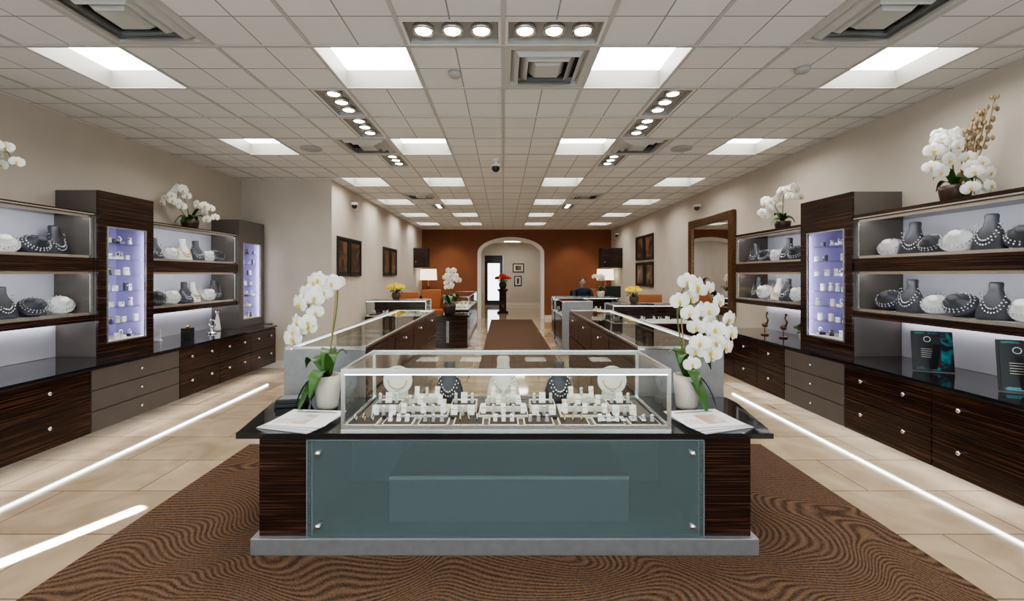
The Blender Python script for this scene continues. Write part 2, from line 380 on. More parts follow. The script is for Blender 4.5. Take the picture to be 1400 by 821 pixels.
# standoff tinted glass panel
b.poly([(-.944,2.106,.094),(.965,2.106,.094),(.965,2.106,.568),(-.944,2.106,.568)],TEALG)
for q in((-.944,-.941,.094,.568),(.962,.965,.094,.568),(-.944,.965,.094,.097),(-.944,.965,.565,.568)): b.box(q[0],q[1],2.103,2.113,q[2],q[3],CAV)
for x in(-.885,.905):
    for z in(.155,.505): b.tube([(x,2.134,z),(x,2.088,z)],.013,CHROME,14); b.sph((x,2.09,z),.0145,CHROME,(1,.5,1),12)
fx0,fx1,fy0,fy1,fz=-.788,.816,2.13,2.668,.902
t=.016
for x0,x1 in((fx0,fx0+t),(fx1-t,fx1)):
    for y0,y1 in((fy0,fy0+t),(fy1-t,fy1)): b.box(x0,x1,y0,y1,cz,fz,SIL)
    b.box(x0,x1,fy0+t,fy1-t,fz-.022,fz,SIL); b.box(x0,x1,fy0+t,fy1-t,cz,cz+.022,SIL)
for y0,y1 in((fy0,fy0+t),(fy1-t,fy1)):
    b.box(fx0+t,fx1-t,y0,y1,fz-.026,fz,SIL); b.box(fx0+t,fx1-t,y0,y1,cz,cz+.026,SIL)
b.poly([(fx0+t,fy0+.006,cz+.02),(fx1-t,fy0+.006,cz+.02),(fx1-t,fy0+.006,fz-.02),(fx0+t,fy0+.006,fz-.02)],GLASS)
b.poly([(fx0+t,fy0+t,fz-.004),(fx1-t,fy0+t,fz-.004),(fx1-t,fy1-t,fz-.004),(fx0+t,fy1-t,fz-.004)],GTOP)
for x in(fx0+.006,fx1-.006): b.poly([(x,fy0+t,cz+.02),(x,fy1-t,cz+.02),(x,fy1-t,fz-.02),(x,fy0+t,fz-.02)],GLASS)
b.poly([(fx0+t,fy1-.01,cz+.02),(fx1-t,fy1-.01,cz+.02),(fx1-t,fy1-.01,fz-.02),(fx0+t,fy1-.01,fz-.02)],GLASS)
b.box(fx0+t,fx1-t,fy0+t,fy0+t+.01,fz-.034,fz-.027,LEDI)
b.box(fx0+t+.005,fx1-t-.005,fy0+t+.004,fy1-t-.004,cz,cz+.008,DECK)
b.done()
# bust
def bust_mesh(name,m,nm=GEM,round_=False):
    b=B(name)
    secs=[(0,.085,.05,0),(.02,.088,.05,0),(.07,.082,.045,.005),(.12,.066,.04,.012),(.16,.04,.032,.02),(.19,.032,.028,.024),(.225,.034,.028,.026),(.235,.028,.022,.026)]
    seg=16
    b.loft([[(w_*math.cos(2*pi*i/seg),dy+d*math.sin(2*pi*i/seg),z) for i in range(seg)] for z,w_,d,dy in secs],m)
    for row,(top,bot,w_) in enumerate(((.17,.07,.05),(.165,.045,.062))):
        for i in range(15):
            a=pi*i/14; x=-w_*math.cos(a); z=top-(top-bot)*math.sin(a)
            yy=-.046-.004+max(0,(z-.07))*.42-abs(x)**2*-4
            b.sph((x,min(yy,-.005),z),.0048+.002*math.sin(a),nm,seg=6)
    return b
def mk(name,m,nm):
    b=bust_mesh(name,m,nm); o=b.done(loc=(0,0,0)); me=o.data; bpy.data.objects.remove(o); return me
ME_W=mk('necklace_bust',LINW,GOLD); ME_G=mk('necklace_bust',LING,GEM); ME_C=mk('necklace_bust',LIN,GEM)
def necklace_ring(m=LINW):
    b=B('necklace_stand')
    # tilted collar pad: round face leaning back with a short neck, necklace laid on it
    b.M=Matrix.Translation((0,.0,.07))@Matrix.Rotation(.95,4,'X')
    b.lathe([(.080,-.012),(.088,0),(.086,.012),(.06,.034),(.036,.05),(.030,.075),(.022,.08),(.001,.08)],(0,0,0),m,20,(1,.85))
    for rr,zz in((.066,.036),(.078,.026)):
        for i in range(22):
            a=2*pi*i/22; b.sph((rr*math.cos(a),rr*.85*math.sin(a),zz),.0058,GEM,seg=6)
    b.M=Matrix.Identity(4); b.prism([(-.04,.0),(.04,.0),(.04,.08),(-.04,.08)],0,.05,m)
    o=b.done(); me=o.data; bpy.data.objects.remove(o); return me
ME_R=necklace_ring(); ME_RD=necklace_ring(LING)
def ring_stand(b,x,y,z,h=.05,m=LINW):
    b.lathe([(.011,0),(.007,h*.75),(.009,h*.8),(.006,h)],(x,y,z),m,8); b.torus((x,y,z+h*.86),.009,.0022,GEM,'z',8,4); b.sph((x,y-.009,z+h*.9),.0045,GEM,seg=6)
def earring_card(b,x,y,z,h=.05,w_=.035,m=LINW):
    b.poly([(x-w_/2,y,z),(x+w_/2,y,z),(x+w_/2,y+.015,z+h),(x-w_/2,y+.015,z+h)],m)
    b.box(x-w_/2,x+w_/2,y+.001,y+.02,z,z+.01,m)
    for s_ in(-1,1): b.sph((x+s_*w_*.22,y+.006,z+h*.6),.0042,R.choice([GEM,GOLD]),seg=6)
z0=cz+.0085
b=B('jewelry_display_set')
yA=fy0+.03
for k in range(9):   # front trays
    x=-.70+k*.1755
    b.box(x-.075,x+.075,yA,yA+.105,z0,z0+.014,LIN); b.box(x-.068,x+.068,yA+.006,yA+.099,z0+.014,z0+.017,TRAY)
    for q in range(3):
        xx=x-.042+q*.042
        if k%3==0: b.torus((xx,yA+.05,z0+.035),.017,.003,R.choice([GOLD,GEM]),'x',14,5)
        elif k%3==1: earring_card(b,xx,yA+.035,z0+.017,.035,.02)
        else: ring_stand(b,xx,yA+.04,z0+.017,.034)
for cxx in(-.42,0,.43):   # stepped platforms
    for st,(hw_,hy0,hz) in enumerate(((.13,.07,.022),(.10,.13,.05),(.07,.19,.08))):
        b.box(cxx-hw_,cxx+hw_,yA+.05+hy0,yA+.32,z0+(0 if st==0 else hz-.03),z0+hz,LIN,.003)
        b.box(cxx-hw_+.006,cxx+hw_-.006,yA+.056+hy0,yA+.10+hy0,z0+hz,z0+hz+.002,TRAY if st<2 else LIN)
        nn=5-st
        for q in range(nn):
            xx=cxx-hw_*.8+q*(hw_*1.6)/(nn-1); yy=yA+.07+hy0
            if (q+st)%2: ring_stand(b,xx,yy,z0+hz,.05)
            else: earring_card(b,xx,yy,z0+hz,.052,.026)
for cxx in(-.215,.215,-.63,.64):
    b.box(cxx-.068,cxx+.068,yA+.12,yA+.20,z0,z0+.012,TRAY); b.box(cxx-.07,cxx+.07,yA+.22,yA+.34,z0,z0+.045,LIN,.003); b.box(cxx-.062,cxx+.062,yA+.225,yA+.30,z0+.045,z0+.047,TRAY)
    for q in range(3):
        (ring_stand if q%2 else earring_card)(b,cxx-.045+q*.045,yA+.15,z0+.012,.05)
        (earring_card if q%2 else ring_stand)(b,cxx-.045+q*.045,yA+.25,z0+.047,.055)
for q in range(5):
    x=.5+q*.05; b.box(x-.012,x+.012,yA+.02,yA+.085,z0+.0175,z0+.03,GEM,.003)
b.done()
zb=z0+.0005
for x,me_,s_ in((-.32,ME_G,1.0),(.0,ME_C,1.12),(.33,ME_G,1.0)):
    inst('necklace_bust',me_,(x,fy1-.075,zb),0,s_)
b=B('necklace_disc_display')
b.loft([[(.085*k*math.cos(2*pi*i/24),y,.10+.085*k*math.sin(2*pi*i/24)) for i in range(24)] for k,y in((.94,-.006),(1,0),(1,.01),(.9,.014))],LINW)
b.box(-.05,.05,.0,.05,0,.03,LINW)
for i in range(21):
    a=pi*.05+pi*.9*i/20+pi; b.sph((.055*math.cos(a),-.009,.11+.06*math.sin(a)),.0045,GOLD,seg=6)
b.sph((0,-.01,.042),.009,GEM,seg=8)
me=b.done(loc=(-.62,fy1-.09,z0+.03)).data; inst('necklace_disc_display',me,(.64,fy1-.09,z0+.03))
for x in(-.62,.64): simple('display_riser',x-.07,x+.07,fy1-.10,fy1-.03,z0,z0+.03,LIN)
# ---------------------------------------------------------------- side counters
def counter(name,x0,x1,y0,y1,ztop=.90,wood=None,body=EB,gray_front=True,zg=.62):
    b=B(name); t=.014
    b.box(x0+.02,x1-.02,y0+.02,y1-.02,.001,.07,GRAYM)
    b.box(x0,x1,y0,y1,.07,zg,body)
    if gray_front: b.box(x0-.001,x1+.001,y0-.012,y0,.07,ztop-.02,GRAYM)
    for xa in(x0,x1-t):
        for ya in(y0,y1-t): b.box(xa,xa+t,ya,ya+t,zg,ztop,SIL)
        b.box(xa,xa+t,y0+t,y1-t,ztop-t,ztop,SIL)
    for ya in(y0,y1-t): b.box(x0+t,x1-t,ya,ya+t,ztop-t,ztop,SIL)
    b.poly([(x0+t,y0+t,ztop-.003),(x1-t,y0+t,ztop-.003),(x1-t,y1-t,ztop-.003),(x0+t,y1-t,ztop-.003)],GTOP)
    sides={'x-':((x0,x0+.012),(y0+t,y1-t)),'x+':((x1-.012,x1),(y0+t,y1-t)),'y-':((x0+t,x1-t),(y0,y0+.012)),'y+':((x0+t,x1-t),(y1-.012,y1))}
    for k,(xx,yy) in sides.items():
        if k==wood:
            b.box(*xx,*yy,zg,ztop-t,EB)
            L_=yy[1]-yy[0] if k[0]=='x' else xx[1]-xx[0]; nn=max(1,int(L_/.6))
            for q in range(nn):
                if k[0]=='x':
                    yq=yy[0]+L_*(q+.5)/nn; s_=1 if k=='x+' else -1; xs=xx[1] if s_>0 else xx[0]
                    b.box(xs,xs+s_*.012,yy[0]+L_*q/nn+.01,yy[0]+L_*(q+1)/nn-.01,zg-.02,ztop-.04,EB); b.sph((xs+s_*.02,yq,.8),.012,SIL,seg=8)
                    b.box(xs,xs+s_*.012,yy[0]+L_*q/nn+.01,yy[0]+L_*(q+1)/nn-.01,.1,zg-.04,EB)
        elif not(k=='y-' and gray_front):
            xm=(xx[0]+xx[1])/2; ym=(yy[0]+yy[1])/2
            if k[0]=='x': b.poly([(xm,yy[0],zg),(xm,yy[1],zg),(xm,yy[1],ztop-t),(xm,yy[0],ztop-t)],GLASS)
            else: b.poly([(xx[0],ym,zg),(xx[1],ym,zg),(xx[1],ym,ztop-t),(xx[0],ym,ztop-t)],GLASS)
    b.box(x0+t,x1-t,y0+t,y1-t,zg,zg+.008,LIN)
    if (y1-y0)>(x1-x0):
        s_=x0+t+.01 if wood!='x-' else x1-t-.02
        b.box(s_,s_+.006,y0+t,y1-t,ztop-.02,ztop-.0145,LEDK)
        n_=int((y1-y0)/.22)
        for q in range(n_):
            yc=y0+.13+q*.22
            b.box(x0+.08,x1-.1,yc-.08,yc+.08,zg+.008,zg+.03,R.choice([LIN,LINW,TRAY,TRAY]))
            for r_ in range(8): b.sph((x0+.12+R.random()*(x1-x0-.26),yc-.06+R.random()*.12,zg+.04),.01,R.choice([GEM,GOLD,LINW]),seg=6)
    else:
        b.box(x0+t,x1-t,y0+t+.01,y0+t+.016,ztop-.02,ztop-.0145,LEDK)
        n_=int((x1-x0)/.2)
        for q in range(n_):
            xc=x0+.12+q*.2
            b.box(xc-.07,xc+.07,y0+.06,y1-.1,zg+.008,zg+.03,R.choice([LIN,LINW,TRAY]))
            for r_ in range(5): ring_stand(b,xc-.05+R.random()*.1,y0+.1+R.random()*.2,zg+.03,.06)
    b.done()
counter('glass_counter',-1.39,-.88,2.80,5.68,wood='x+')
counter('glass_counter',.86,1.40,2.80,5.68,wood='x-')
counter('glass_counter',-2.44,-1.36,7.75,8.3,wood='y+',gray_front=False)
counter('glass_counter',1.65,3.1,6.6,7.15,wood='y+',gray_front=False)
counter('glass_counter',-1.25,-.72,9.2,12.0,wood='x-',gray_front=False)
counter('glass_counter',1.02,1.55,7.6,8.6,wood='x+')
counter('glass_counter',1.02,2.3,8.75,9.25,wood='y+',gray_front=False)
b=B('dark_pedestal_desk'); b.box(-1.25,-.66,8.1,8.7,.001,.58,EB); b.box(-1.29,-.62,8.06,8.74,.58,.61,BLK,.004); b.box(-1.05,-1.0,8.085,8.1,.1,.5,GRAYM); b.done()
# ---------------------------------------------------------------- wall cabinetry
def cabinets(side,xf,xw,secs,ztop,zbot,y0,y1,ledx):
    s=side; b=B('wall_base_cabinet'); xw-=.002
    b.box(s*xf,s*xw,y0,y1,zbot,ztop-.02,GRAY)
    b.box(s*(xf-.03),s*xw,y0-.01,y1+.01,ztop-.018,ztop,BLK)
    b.box(s*(xw-.12),s*(xw-.03),y0+.1,y1-.1,.001,zbot,GRAYM)
    for (a,c,cols,rows,m) in secs:
        for ci in range(cols):
            for ri in range(rows):
                ya=a+(c-a)*ci/cols+.004; yc=a+(c-a)*(ci+1)/cols-.004
                H=ztop-.03-zbot; za=zbot+H*ri/rows+.004; zc_=zbot+H*(ri+1)/rows-.004
                b.box(s*(xf-.016),s*xf,ya,yc,za,zc_,m,.002)
                if m is EB:
                    for fr in ((.25,.75) if (yc-ya)>.5 else (.5,)):
                        yk=ya+(yc-ya)*fr; zk=(za+zc_)/2+.03; b.tube([(s*(xf-.016),yk,zk),(s*(xf-.03),yk,zk)],.006,CHROME,8); b.sph((s*(xf-.036),yk,zk),.014,CHROME,(.6,1,1),10)
                else:
                    yk=(ya+yc)/2; b.sph((s*(xf-.026),yk,(za+zc_)/2),.011,CHROME,seg=8)
    b.done()
    l=B('toe_kick_led_strip'); l.box(s*(ledx-.009),s*(ledx+.009),y0+.05,y1-.05,zbot-.012,zbot-.001,LEDF); l.done()
cabinets(-1,3.15,-XL,[(1.0,2.05,1,2,EB),(2.05,3.34,1,2,EB),(3.34,4.25,1,3,GRAY),(4.25,6.05,3,2,EB)],.66,.15,.9,6.05,3.22)
cabinets(1,2.72,XR,[(1.35,2.06,1,2,EB),(2.06,2.77,1,2,EB),(2.77,3.48,1,2,EB),(3.48,4.22,1,3,GRAY),(4.22,5.6,3,2,EB)],.68,.15,.9,5.6,2.90)
def tower(side,xf,xw,y0,y1,z0,z1,front):
    s=side; b=B('display_tower'); t=.02; z0+=.001; xw-=.002
    b.box(s*(xf+.02),s*xw,y0,y0+t,z0,z1,GRAY); b.box(s*(xf+.02),s*xw,y1-t,y1,z0,z1,GRAY)
    b.box(s*(xf+.02),s*xw,y0+t,y1-t,z1-.2,z1,GRAY); b.box(s*(xf+.02),s*xw,y0+t,y1-t,z0,z0+.09,GRAY); b.box(s*(xw-.02),s*xw,y0+t,y1-t,z0+.09,z1-.2,LAVT)
    for yy in((y0+t,y0+t+.004),(y1-t-.004,y1-t)): b.box(s*(xf+.05),s*(xw-.02),*yy,z0+.09,z1-.2,LAVT)
    gy0,gy1,gz0,gz1=y0+.08,y1-.09,z0+.10,z1-.30
    for q in((y0,gy0,z0,z1),(gy1,y1,z0,z1),(gy0,gy1,z0,gz0),(gy0,gy1,gz1,z1)): b.box(s*xf,s*(xf+.02),*q,front)
    tt=.010
    for q in((gy0,gy0+tt,gz0,gz1),(gy1-tt,gy1,gz0,gz1),(gy0+tt,gy1-tt,gz0,gz0+tt),(gy0+tt,gy1-tt,gz1-tt,gz1)): b.box(s*(xf-.006),s*(xf+.004),*q,SIL)
    xg=s*(xf+.006); b.poly([(xg,gy0,gz0),(xg,gy1,gz0),(xg,gy1,gz1),(xg,gy0,gz1)],GLASS)
    for yy in(gy0-.03,gy1+.026): b.box(s*(xf+.026),s*(xf+.034),yy,yy+.004,gz0,gz1,LEDT)
    ns=7
    for k in range(ns):
        z=gz0+.01+(gz1-gz0)*k/ns
        b.box(s*(xf+.05),s*(xw-.03),y0+.025,y1-.025,z-.006,z,GLASS if k else LIN)
        for q in range(5):
            yy=gy0+.03+(gy1-gy0-.06)*q/4; hh=.04+.04*R.random(); xx=s*(xf+.07+.1*R.random())
            m=R.choice([LINW,LINW,LIN,LING])
            ty=R.random()
            if ty<.5:
                b.box(xx-.01,xx+.01,yy-.02,yy+.02,z+.001,z+hh,m); b.sph((xx-s*.012,yy,z+hh*.65),.008,GEM,seg=6)
            elif ty<.8: b.lathe([(.02,0),(.012,hh*.7),(.016,hh)],(xx,yy,z+.001),m,10); b.torus((xx,yy,z+hh*.8),.017,.004,GOLD,'z',10,4)
            else: b.box(xx-.03,xx+.03,yy-.028,yy+.028,z+.001,z+.025,m); b.torus((xx,yy,z+.05),.02,.005,GEM,'x',12,5)
    b.done()
tower(-1,3.45,-XL,3.74,4.33,.66,2.08,EB)
tower(-1,3.45,-XL,5.74,6.33,.66,2.08,GRAY)
tower(1,2.90,XR,3.65,4.28,.68,2.05,EB)
simple('cabinet_end_panel',XL+.022,-3.35,6.065,6.375,.12,.655,GRAY)
def shelves(side,xf,xw,y0,y1,zz,ph):
    s=side; b=B('wall_display_case'); xw-=.002
    (ztb,zu1,zu0,zl1,zl0,zbb)=zz
    b.box(s*(xf-.02),s*xw,y0,y1,zu1,ztb,EB); b.box(s*(xf-.02),s*xw,y0,y1,zl1,zu0,EB); b.box(s*(xf-.02),s*xw,y0,y1,zbb,zl0,EB)
    b.box(s*(xf-.024),s*(xf-.02),y0,y1,zu1+.004,zu1+.014,SIL)
    for (za,zc_) in((zu0,zu1),(zl0,zl1)):
        b.box(s*(xw-.015),s*xw,y0,y1,za,zc_,LAV)
        for ya in(y0,y1-.02): b.box(s*(xf+.012),s*(xw-.015),ya,ya+.02,za,zc_,GRAY)
        b.box(s*(xf+.012),s*(xw-.015),y0+.02,y1-.02,za,za+.01,LAV)
        t=.022
        for q in((y0,y0+t,za,zc_),(y1-t,y1,za,zc_),(y0+t,y1-t,za,za+t),(y0+t,y1-t,zc_-t,zc_)): b.box(s*xf,s*(xf+.012),*q,SIL)
        xg=s*(xf+.006); b.poly([(xg,y0+t,za+t),(xg,y1-t,za+t),(xg,y1-t,zc_-t),(xg,y0+t,zc_-t)],GLASS)
        b.box(s*(xf+.03),s*(xf+.04),y0+.03,y1-.03,zc_-.010,zc_-.001,LEDC)
    b.box(s*(xw-.06),s*(xw-.05),y0+.02,y1-.02,zbb-.008,zbb-.001,LEDC)
    b.box(s*(xw-.008),s*xw,y0,y1,(.66 if s<0 else .68)+.002,zbb,LAV)
    b.done()
    Lh=y1-y0; n_=int(Lh/.185)
    pat=[ME_G,ME_W,ME_R,ME_G,ME_RD,ME_R,ME_G,ME_RD,ME_R]
    for r_,za in enumerate((zu0,zl0)):
        for q in range(n_):
            yy=y0+.12+(Lh-.24)*q/(n_-1)
            m=pat[(q*(1 if r_ else 2)+r_*2+ph)%9]
            low=m in(ME_R,ME_RD)
            sc=R.uniform(1.0,1.12) if not low else R.uniform(1.05,1.2)
            rz=(-pi/2 if s>0 else pi/2)+s*.25+R.uniform(-.2,.2)
            inst('necklace_bust' if not low else 'necklace_stand',m,(s*(xf+.17+R.uniform(-.02,.03)),yy,za+.0105),rz,sc)
zl=(1.885,1.86,1.50,1.385,1.02,.965); zr=(1.85,1.81,1.49,1.385,1.06,1.01)
shelves(-1,3.49,-XL,1.2,3.735,zl,0); shelves(-1,3.49,-XL,4.335,5.735,zl,4)
shelves(1,2.93,XR,1.2,3.645,zr,2); shelves(1,2.93,XR,4.285,5.5,zr,5)
# ---------------------------------------------------------------- mirror & pictures
b=B('wall_mirror'); xw=XR
y0,y1,za,zc_=6.25,7.75,.75,2.29
for q in((y0,y0+.13,za,zc_),(y1-.13,y1,za,zc_),(y0+.13,y1-.13,za,za+.13),(y0+.13,y1-.13,zc_-.13,zc_)): b.box(xw-.06,xw-.001,*q,BRONZE,.012)
b.box(xw-.03,xw-.001,y0+.13,y1-.13,za+.13,zc_-.13,MIR); b.done()
def pic(name,xw,s,y0,y1,z0,z1,art=ARTB,fr=BLKM):
    b=B(name); t=.035; d=.03
    X=lambda a: xw-s*a
    for q in((y0,y0+t,z0,z1),(y1-t,y1,z0,z1),(y0+t,y1-t,z0,z0+t),(y0+t,y1-t,z1-t,z1)): b.box(X(.001),X(d),*q,fr)
    b.box(X(.001),X(.012),y0+t,y1-t,z0+t,z1-t,MAT_ if art is not ARTB else TRAY); g_=.07
    b.box(X(.012),X(.015),y0+g_,y1-g_,z0+g_,z1-g_,art); b.done()
for a,c in((6.58,7.06),(7.12,7.66),(9.1,9.62),(9.7,10.22)): pic('framed_picture',XJ,-1,a,c,1.33,1.94)
for a,c in((9.67,10.25),(10.33,10.92)):
    for e,f_ in((1.70,2.28),(1.08,1.65)): pic('framed_picture',XR,1,a,c,e,f_)
def picy(x0,x1,z0,z1,y):
    b=B('framed_picture'); b.box(x0,x1,y-.03,y-.001,z0,z1,EB); b.box(x0+.05,x1-.05,y-.034,y-.03,z0+.05,z1-.05,MAT_); b.box(x0+.12,x1-.12,y-.036,y-.034,z0+.1,z1-.1,ARTB); b.done()
picy(.42,.92,1.45,1.85,19.4); picy(.48,.82,.85,1.3,19.4)
for x0,x1 in((XJ+.002,-2.12),(2.75,XR-.002)): 
    b=B('wall_mounted_cabinet'); b.box(x0,x1,12.2,12.65,1.55,2.1,BLKM,.006); b.box(x0+.03,x1-.03,12.19,12.2,1.58,2.07,EB); b.sph((x0+.07,12.18,1.7),.012,SIL); b.done()
for x,y in((-2.2,12.9),(3.0,12.9)):
    b=B('side_table'); b.box(x-.28,x+.28,y-.25,y+.25,.70,.74,EB,.004); b.box(x-.25,x+.25,y-.22,y+.22,.3,.70,EB)
    for sx in(-1,1):
        for sy in(-1,1): b.box(x+sx*.24-.02,x+sx*.24+.02,y+sy*.21-.02,y+sy*.21+.02,.001,.3,EB)
    b.done()
    b=B('table_lamp'); b.lathe([(.09,0),(.09,.015),(.03,.03),(.05,.12),(.065,.2),(.035,.33),(.012,.36),(.012,.48)],(x,y,.741),BRONZE,18)
    b.loft([[(x+r*math.cos(2*pi*i/24),y+r*math.sin(2*pi*i/24),z) for i in range(24)] for r,z in((.25,1.20),(.235,1.52))],SHADE,cap=False); b.done()
# ---------------------------------------------------------------- flowers
def flower(b,c,d,size,m=PETAL,lip=YEL,roll=0):
    d=Vector(d).normalized(); up=Vector((0,0,1)); rt=up.cross(d).normalized(); up=d.cross(rt)
    c=Vector(c); M=Matrix.Rotation(roll,4,d)
    rt=M@rt; up=M@up
    def P(u,v_,w_): return c+rt*u*size+up*v_*size+d*w_*size
    for ang,ln,wd,w0 in((90,.5,.19,-.03),(215,.46,.18,-.03),(325,.46,.18,-.03),(15,.52,.33,.02),(165,.52,.33,.02)):
        a=math.radians(ang); ca,sa=math.cos(a),math.sin(a); rim=[]
        for t_,wf,dep in((.08,.25,.0),(.35,.85,.03),(.65,1.0,.03),(.88,.7,-.02),(1.0,.25,-.06)): rim.append((t_*ln,wf*wd,dep))
        Lh=[b.v(P(ca*t_-sa*w_,sa*t_+ca*w_,w0+dp)) for t_,w_,dp in rim]; Rh=[b.v(P(ca*t_+sa*w_,sa*t_-ca*w_,w0+dp)) for t_,w_,dp in rim]
        Ce=[b.v(P(ca*t_,sa*t_,w0+dp+.05)) for t_,w_,dp in rim]
        for k in range(4):
            b.f([Lh[k],Lh[k+1],Ce[k+1],Ce[k]],m,True); b.f([Ce[k],Ce[k+1],Rh[k+1],Rh[k]],m,True)
    b.sph(P(0,-.04,.08),size*.08,lip,(1,1,1.4),6); b.sph(P(0,-.14,.1),size*.06,lip,(1.3,1,1),6)
def catmull(P,n=6):
    P=[Vector(p) for p in P]; Q=[P[0]*2-P[1]]+P+[P[-1]*2-P[-2]]; out=[]
    for i in range(1,len(Q)-2):
        for k in range(n):
            t=k/n; a,b_,c,d=Q[i-1],Q[i],Q[i+1],Q[i+2]
            out.append(.5*((2*b_)+(c-a)*t+(2*a-5*b_+4*c-d)*t*t+(3*b_-a-3*c+d)*t**3))
    out.append(P[-1]); return out
def leaf(b,base,az,ln,wd,rise,droop,m=LEAF):
    dx,dy=math.cos(az),math.sin(az); n_=7; L_=[];C_=[];R_=[]
    for k in range(n_+1):
        t=k/n_; r=ln*t*(1-.15*t); z=rise*math.sin(t*pi*.6)-droop*t*t
        w_=wd*math.sin(pi*min(1,.12+t*.88))**.7 if k<n_ else .002
        p=Vector(base)+Vector((dx*r,dy*r,z)); s_=Vector((-dy,dx,0))*w_
        L_.append(b.v(p+s_+Vector((0,0,wd*.3)))); C_.append(b.v(p)); R_.append(b.v(p-s_+Vector((0,0,wd*.3))))
    for k in range(n_):
        b.f([L_[k],L_[k+1],C_[k+1],C_[k]],m,True); b.f([C_[k],C_[k+1],R_[k+1],R_[k]],m,True)
def orchid(name,base,pot,stems,fsize,nf,leaves=7,lean=(0,-1,0),lsz=.2,spread=.05,face=None,lazs=None):
    b=B(name); x,y,z=base; ph,pr,pm=pot
    b.lathe([(pr*.72,0),(pr*.85,ph*.1),(pr*1.0,ph*.7),(pr*1.02,ph),(pr*.9,ph),(pr*.88,ph*.9),(.001,ph*.9)],base,pm,24)
    top=(x,y,z+ph*.9)
    for k in range(leaves):
        a=2*pi*k/leaves+R.uniform(-.3,.3); leaf(b,top,a,lsz*R.uniform(.75,1.1),lsz*.2,lsz*R.uniform(.5,1.1),lsz*R.uniform(.3,.9))
    for (a,ln,ri,dr) in (lazs or []): leaf(b,top,a,ln,ln*.22,ri,dr)
    for (pts,f0) in stems:
        C=catmull([top]+[Vector(p)+Vector(base) for p in pts],8); b.tube(C,.0045,STEM,6,.0025)
        i0=int(len(C)*f0); seq=C[i0:]
        for q in range(nf):
            t=q/(nf-1)*(len(seq)-1); p=seq[int(t)]; sd=-1 if q%2 else 1
            offv=Vector((sd*spread*R.uniform(.6,1.2),-.03+R.uniform(-.02,.02),R.uniform(-.03,.02)))
            c=p+offv; b.tube([p,p+offv*.6+Vector((0,0,.01)),c],.002,STEM,4)
            d=Vector(lean)+Vector((sd*.45+R.uniform(-.3,.3),R.uniform(-.1,.2),R.uniform(-.3,.15)))
            flower(b,c,d,fsize*R.uniform(.85,1.1),roll=R.uniform(-.3,.3))
    return b
o=orchid('potted_orchid',(-1.0,2.50,cz+.001),(.19,.07,POTW),[([(.02,0,.36),(.06,-.02,.58),(.07,-.05,.72),(.01,-.06,.73),(-.06,-.07,.63),(-.09,-.07,.51),(-.10,-.07,.42)],.50)],.108,14,leaves=0,spread=.042,
  lazs=[(pi+.2,.2,.05,.2),(pi-.5,.22,.16,.12),(pi*1.25,.2,.03,.22),(pi*1.45,.2,.12,.2),(-.9,.15,.2,.1),(1.9,.2,.2,.1),(.2,.12,.18,.04),(pi*.8,.2,.03,.2)])
o.tube([(-1.0,2.5,cz+.18),(-.94,2.49,cz+.72)],.004,TWIG); o.done()
o=orchid('potted_orchid',(1.045,2.50,cz+.001),(.19,.07,POTW),[([(-.03,0,.36),(-.06,-.02,.56),(-.01,-.05,.72),(.08,-.06,.67),(.14,-.07,.54),(.15,-.07,.42),(.13,-.07,.34)],.42),([(-.02,.02,.34),(-.05,.0,.5),(-.03,-.02,.62),(.04,-.03,.56),(.08,-.04,.46),(.08,-.05,.36),(.04,-.05,.28)],.45)],.105,12,leaves=0,spread=.045,
  lazs=[(-.3,.18,.05,.2),(.3,.2,.16,.12),(-1.2,.18,.03,.22),(pi+.9,.15,.2,.1),(1.5,.2,.2,.1),(pi,.12,.18,.04),(-1.6,.17,.12,.16)])
o.tube([(1.045,2.5,cz+.18),(.99,2.49,cz+.72)],.004,TWIG); o.done()
# wall-top arrangements
o=orchid('orchid_arrangement',(3.12,3.03,1.851),(.12,.085,POTB),[([(-.05,-.03,.26),(-.12,-.06,.38),(-.17,-.08,.38),(-.22,-.09,.30),(-.25,-.09,.2)],.45),([(-.02,0,.3),(-.08,-.03,.42),(-.12,-.04,.45),(-.18,-.05,.42)],.5),([(.0,-.05,.22),(-.0,-.08,.27),(.0,-.13,.22),(-.01,-.14,.12),(-.02,-.14,.04)],.3)],.10,9,lsz=.16,spread=.05,lean=(-.5,-1,0))
for k in range(5):
    pts=catmull([(3.12,3.0,1.97),(3.09+.02*k,2.95-.012*k,2.2),(3.07+.028*k,2.92-.02*k,2.32+.045*k)],5); o.tube(pts,.004,TWIG,5)
    for q in pts[-6:]:
        for _ in range(2): o.sph((q[0]+R.uniform(-.025,.025),q[1]+R.uniform(-.025,.025),q[2]+R.uniform(-.01,.02)),.011,TWIG,(1,1,1.6),6)
o.done()
orchid('orchid_arrangement',(3.12,4.9,1.851),(.10,.08,POTB),[([(-.03,-.05,.25),(-.06,-.12,.4),(-.06,-.2,.42),(-.06,-.28,.3)],.4),([(-.05,0,.2),(-.12,0,.32),(-.2,-.03,.3),(-.26,-.03,.16)],.4)],.095,9,lsz=.16,lean=(-.4,-1,0)).done()
orchid('orchid_arrangement',(-3.64,5.1,1.886),(.10,.09,POTB),[([(0,-.05,.25),(-.02,-.1,.42),(.0,-.15,.45),(.02,-.2,.4)],.4),([(.08,0,.2),(.14,-.02,.28),(.22,-.03,.22),(.3,-.03,.1)],.4),([(-.03,-.1,.2),(-.04,-.2,.32),(-.04,-.28,.28)],.4)],.095,8,lsz=.17,lean=(.4,-1,0)).done()
orchid('orchid_arrangement',(-3.64,2.9,1.886),(.12,.09,POTB),[([(.05,.05,.25),(.1,.1,.36),(.12,.2,.36),(.12,.26,.26)],.4),([(.0,-.1,.3),(.02,-.2,.35),(.05,-.3,.25)],.4)],.095,8,lsz=.15,lean=(.4,-1,0)).done()
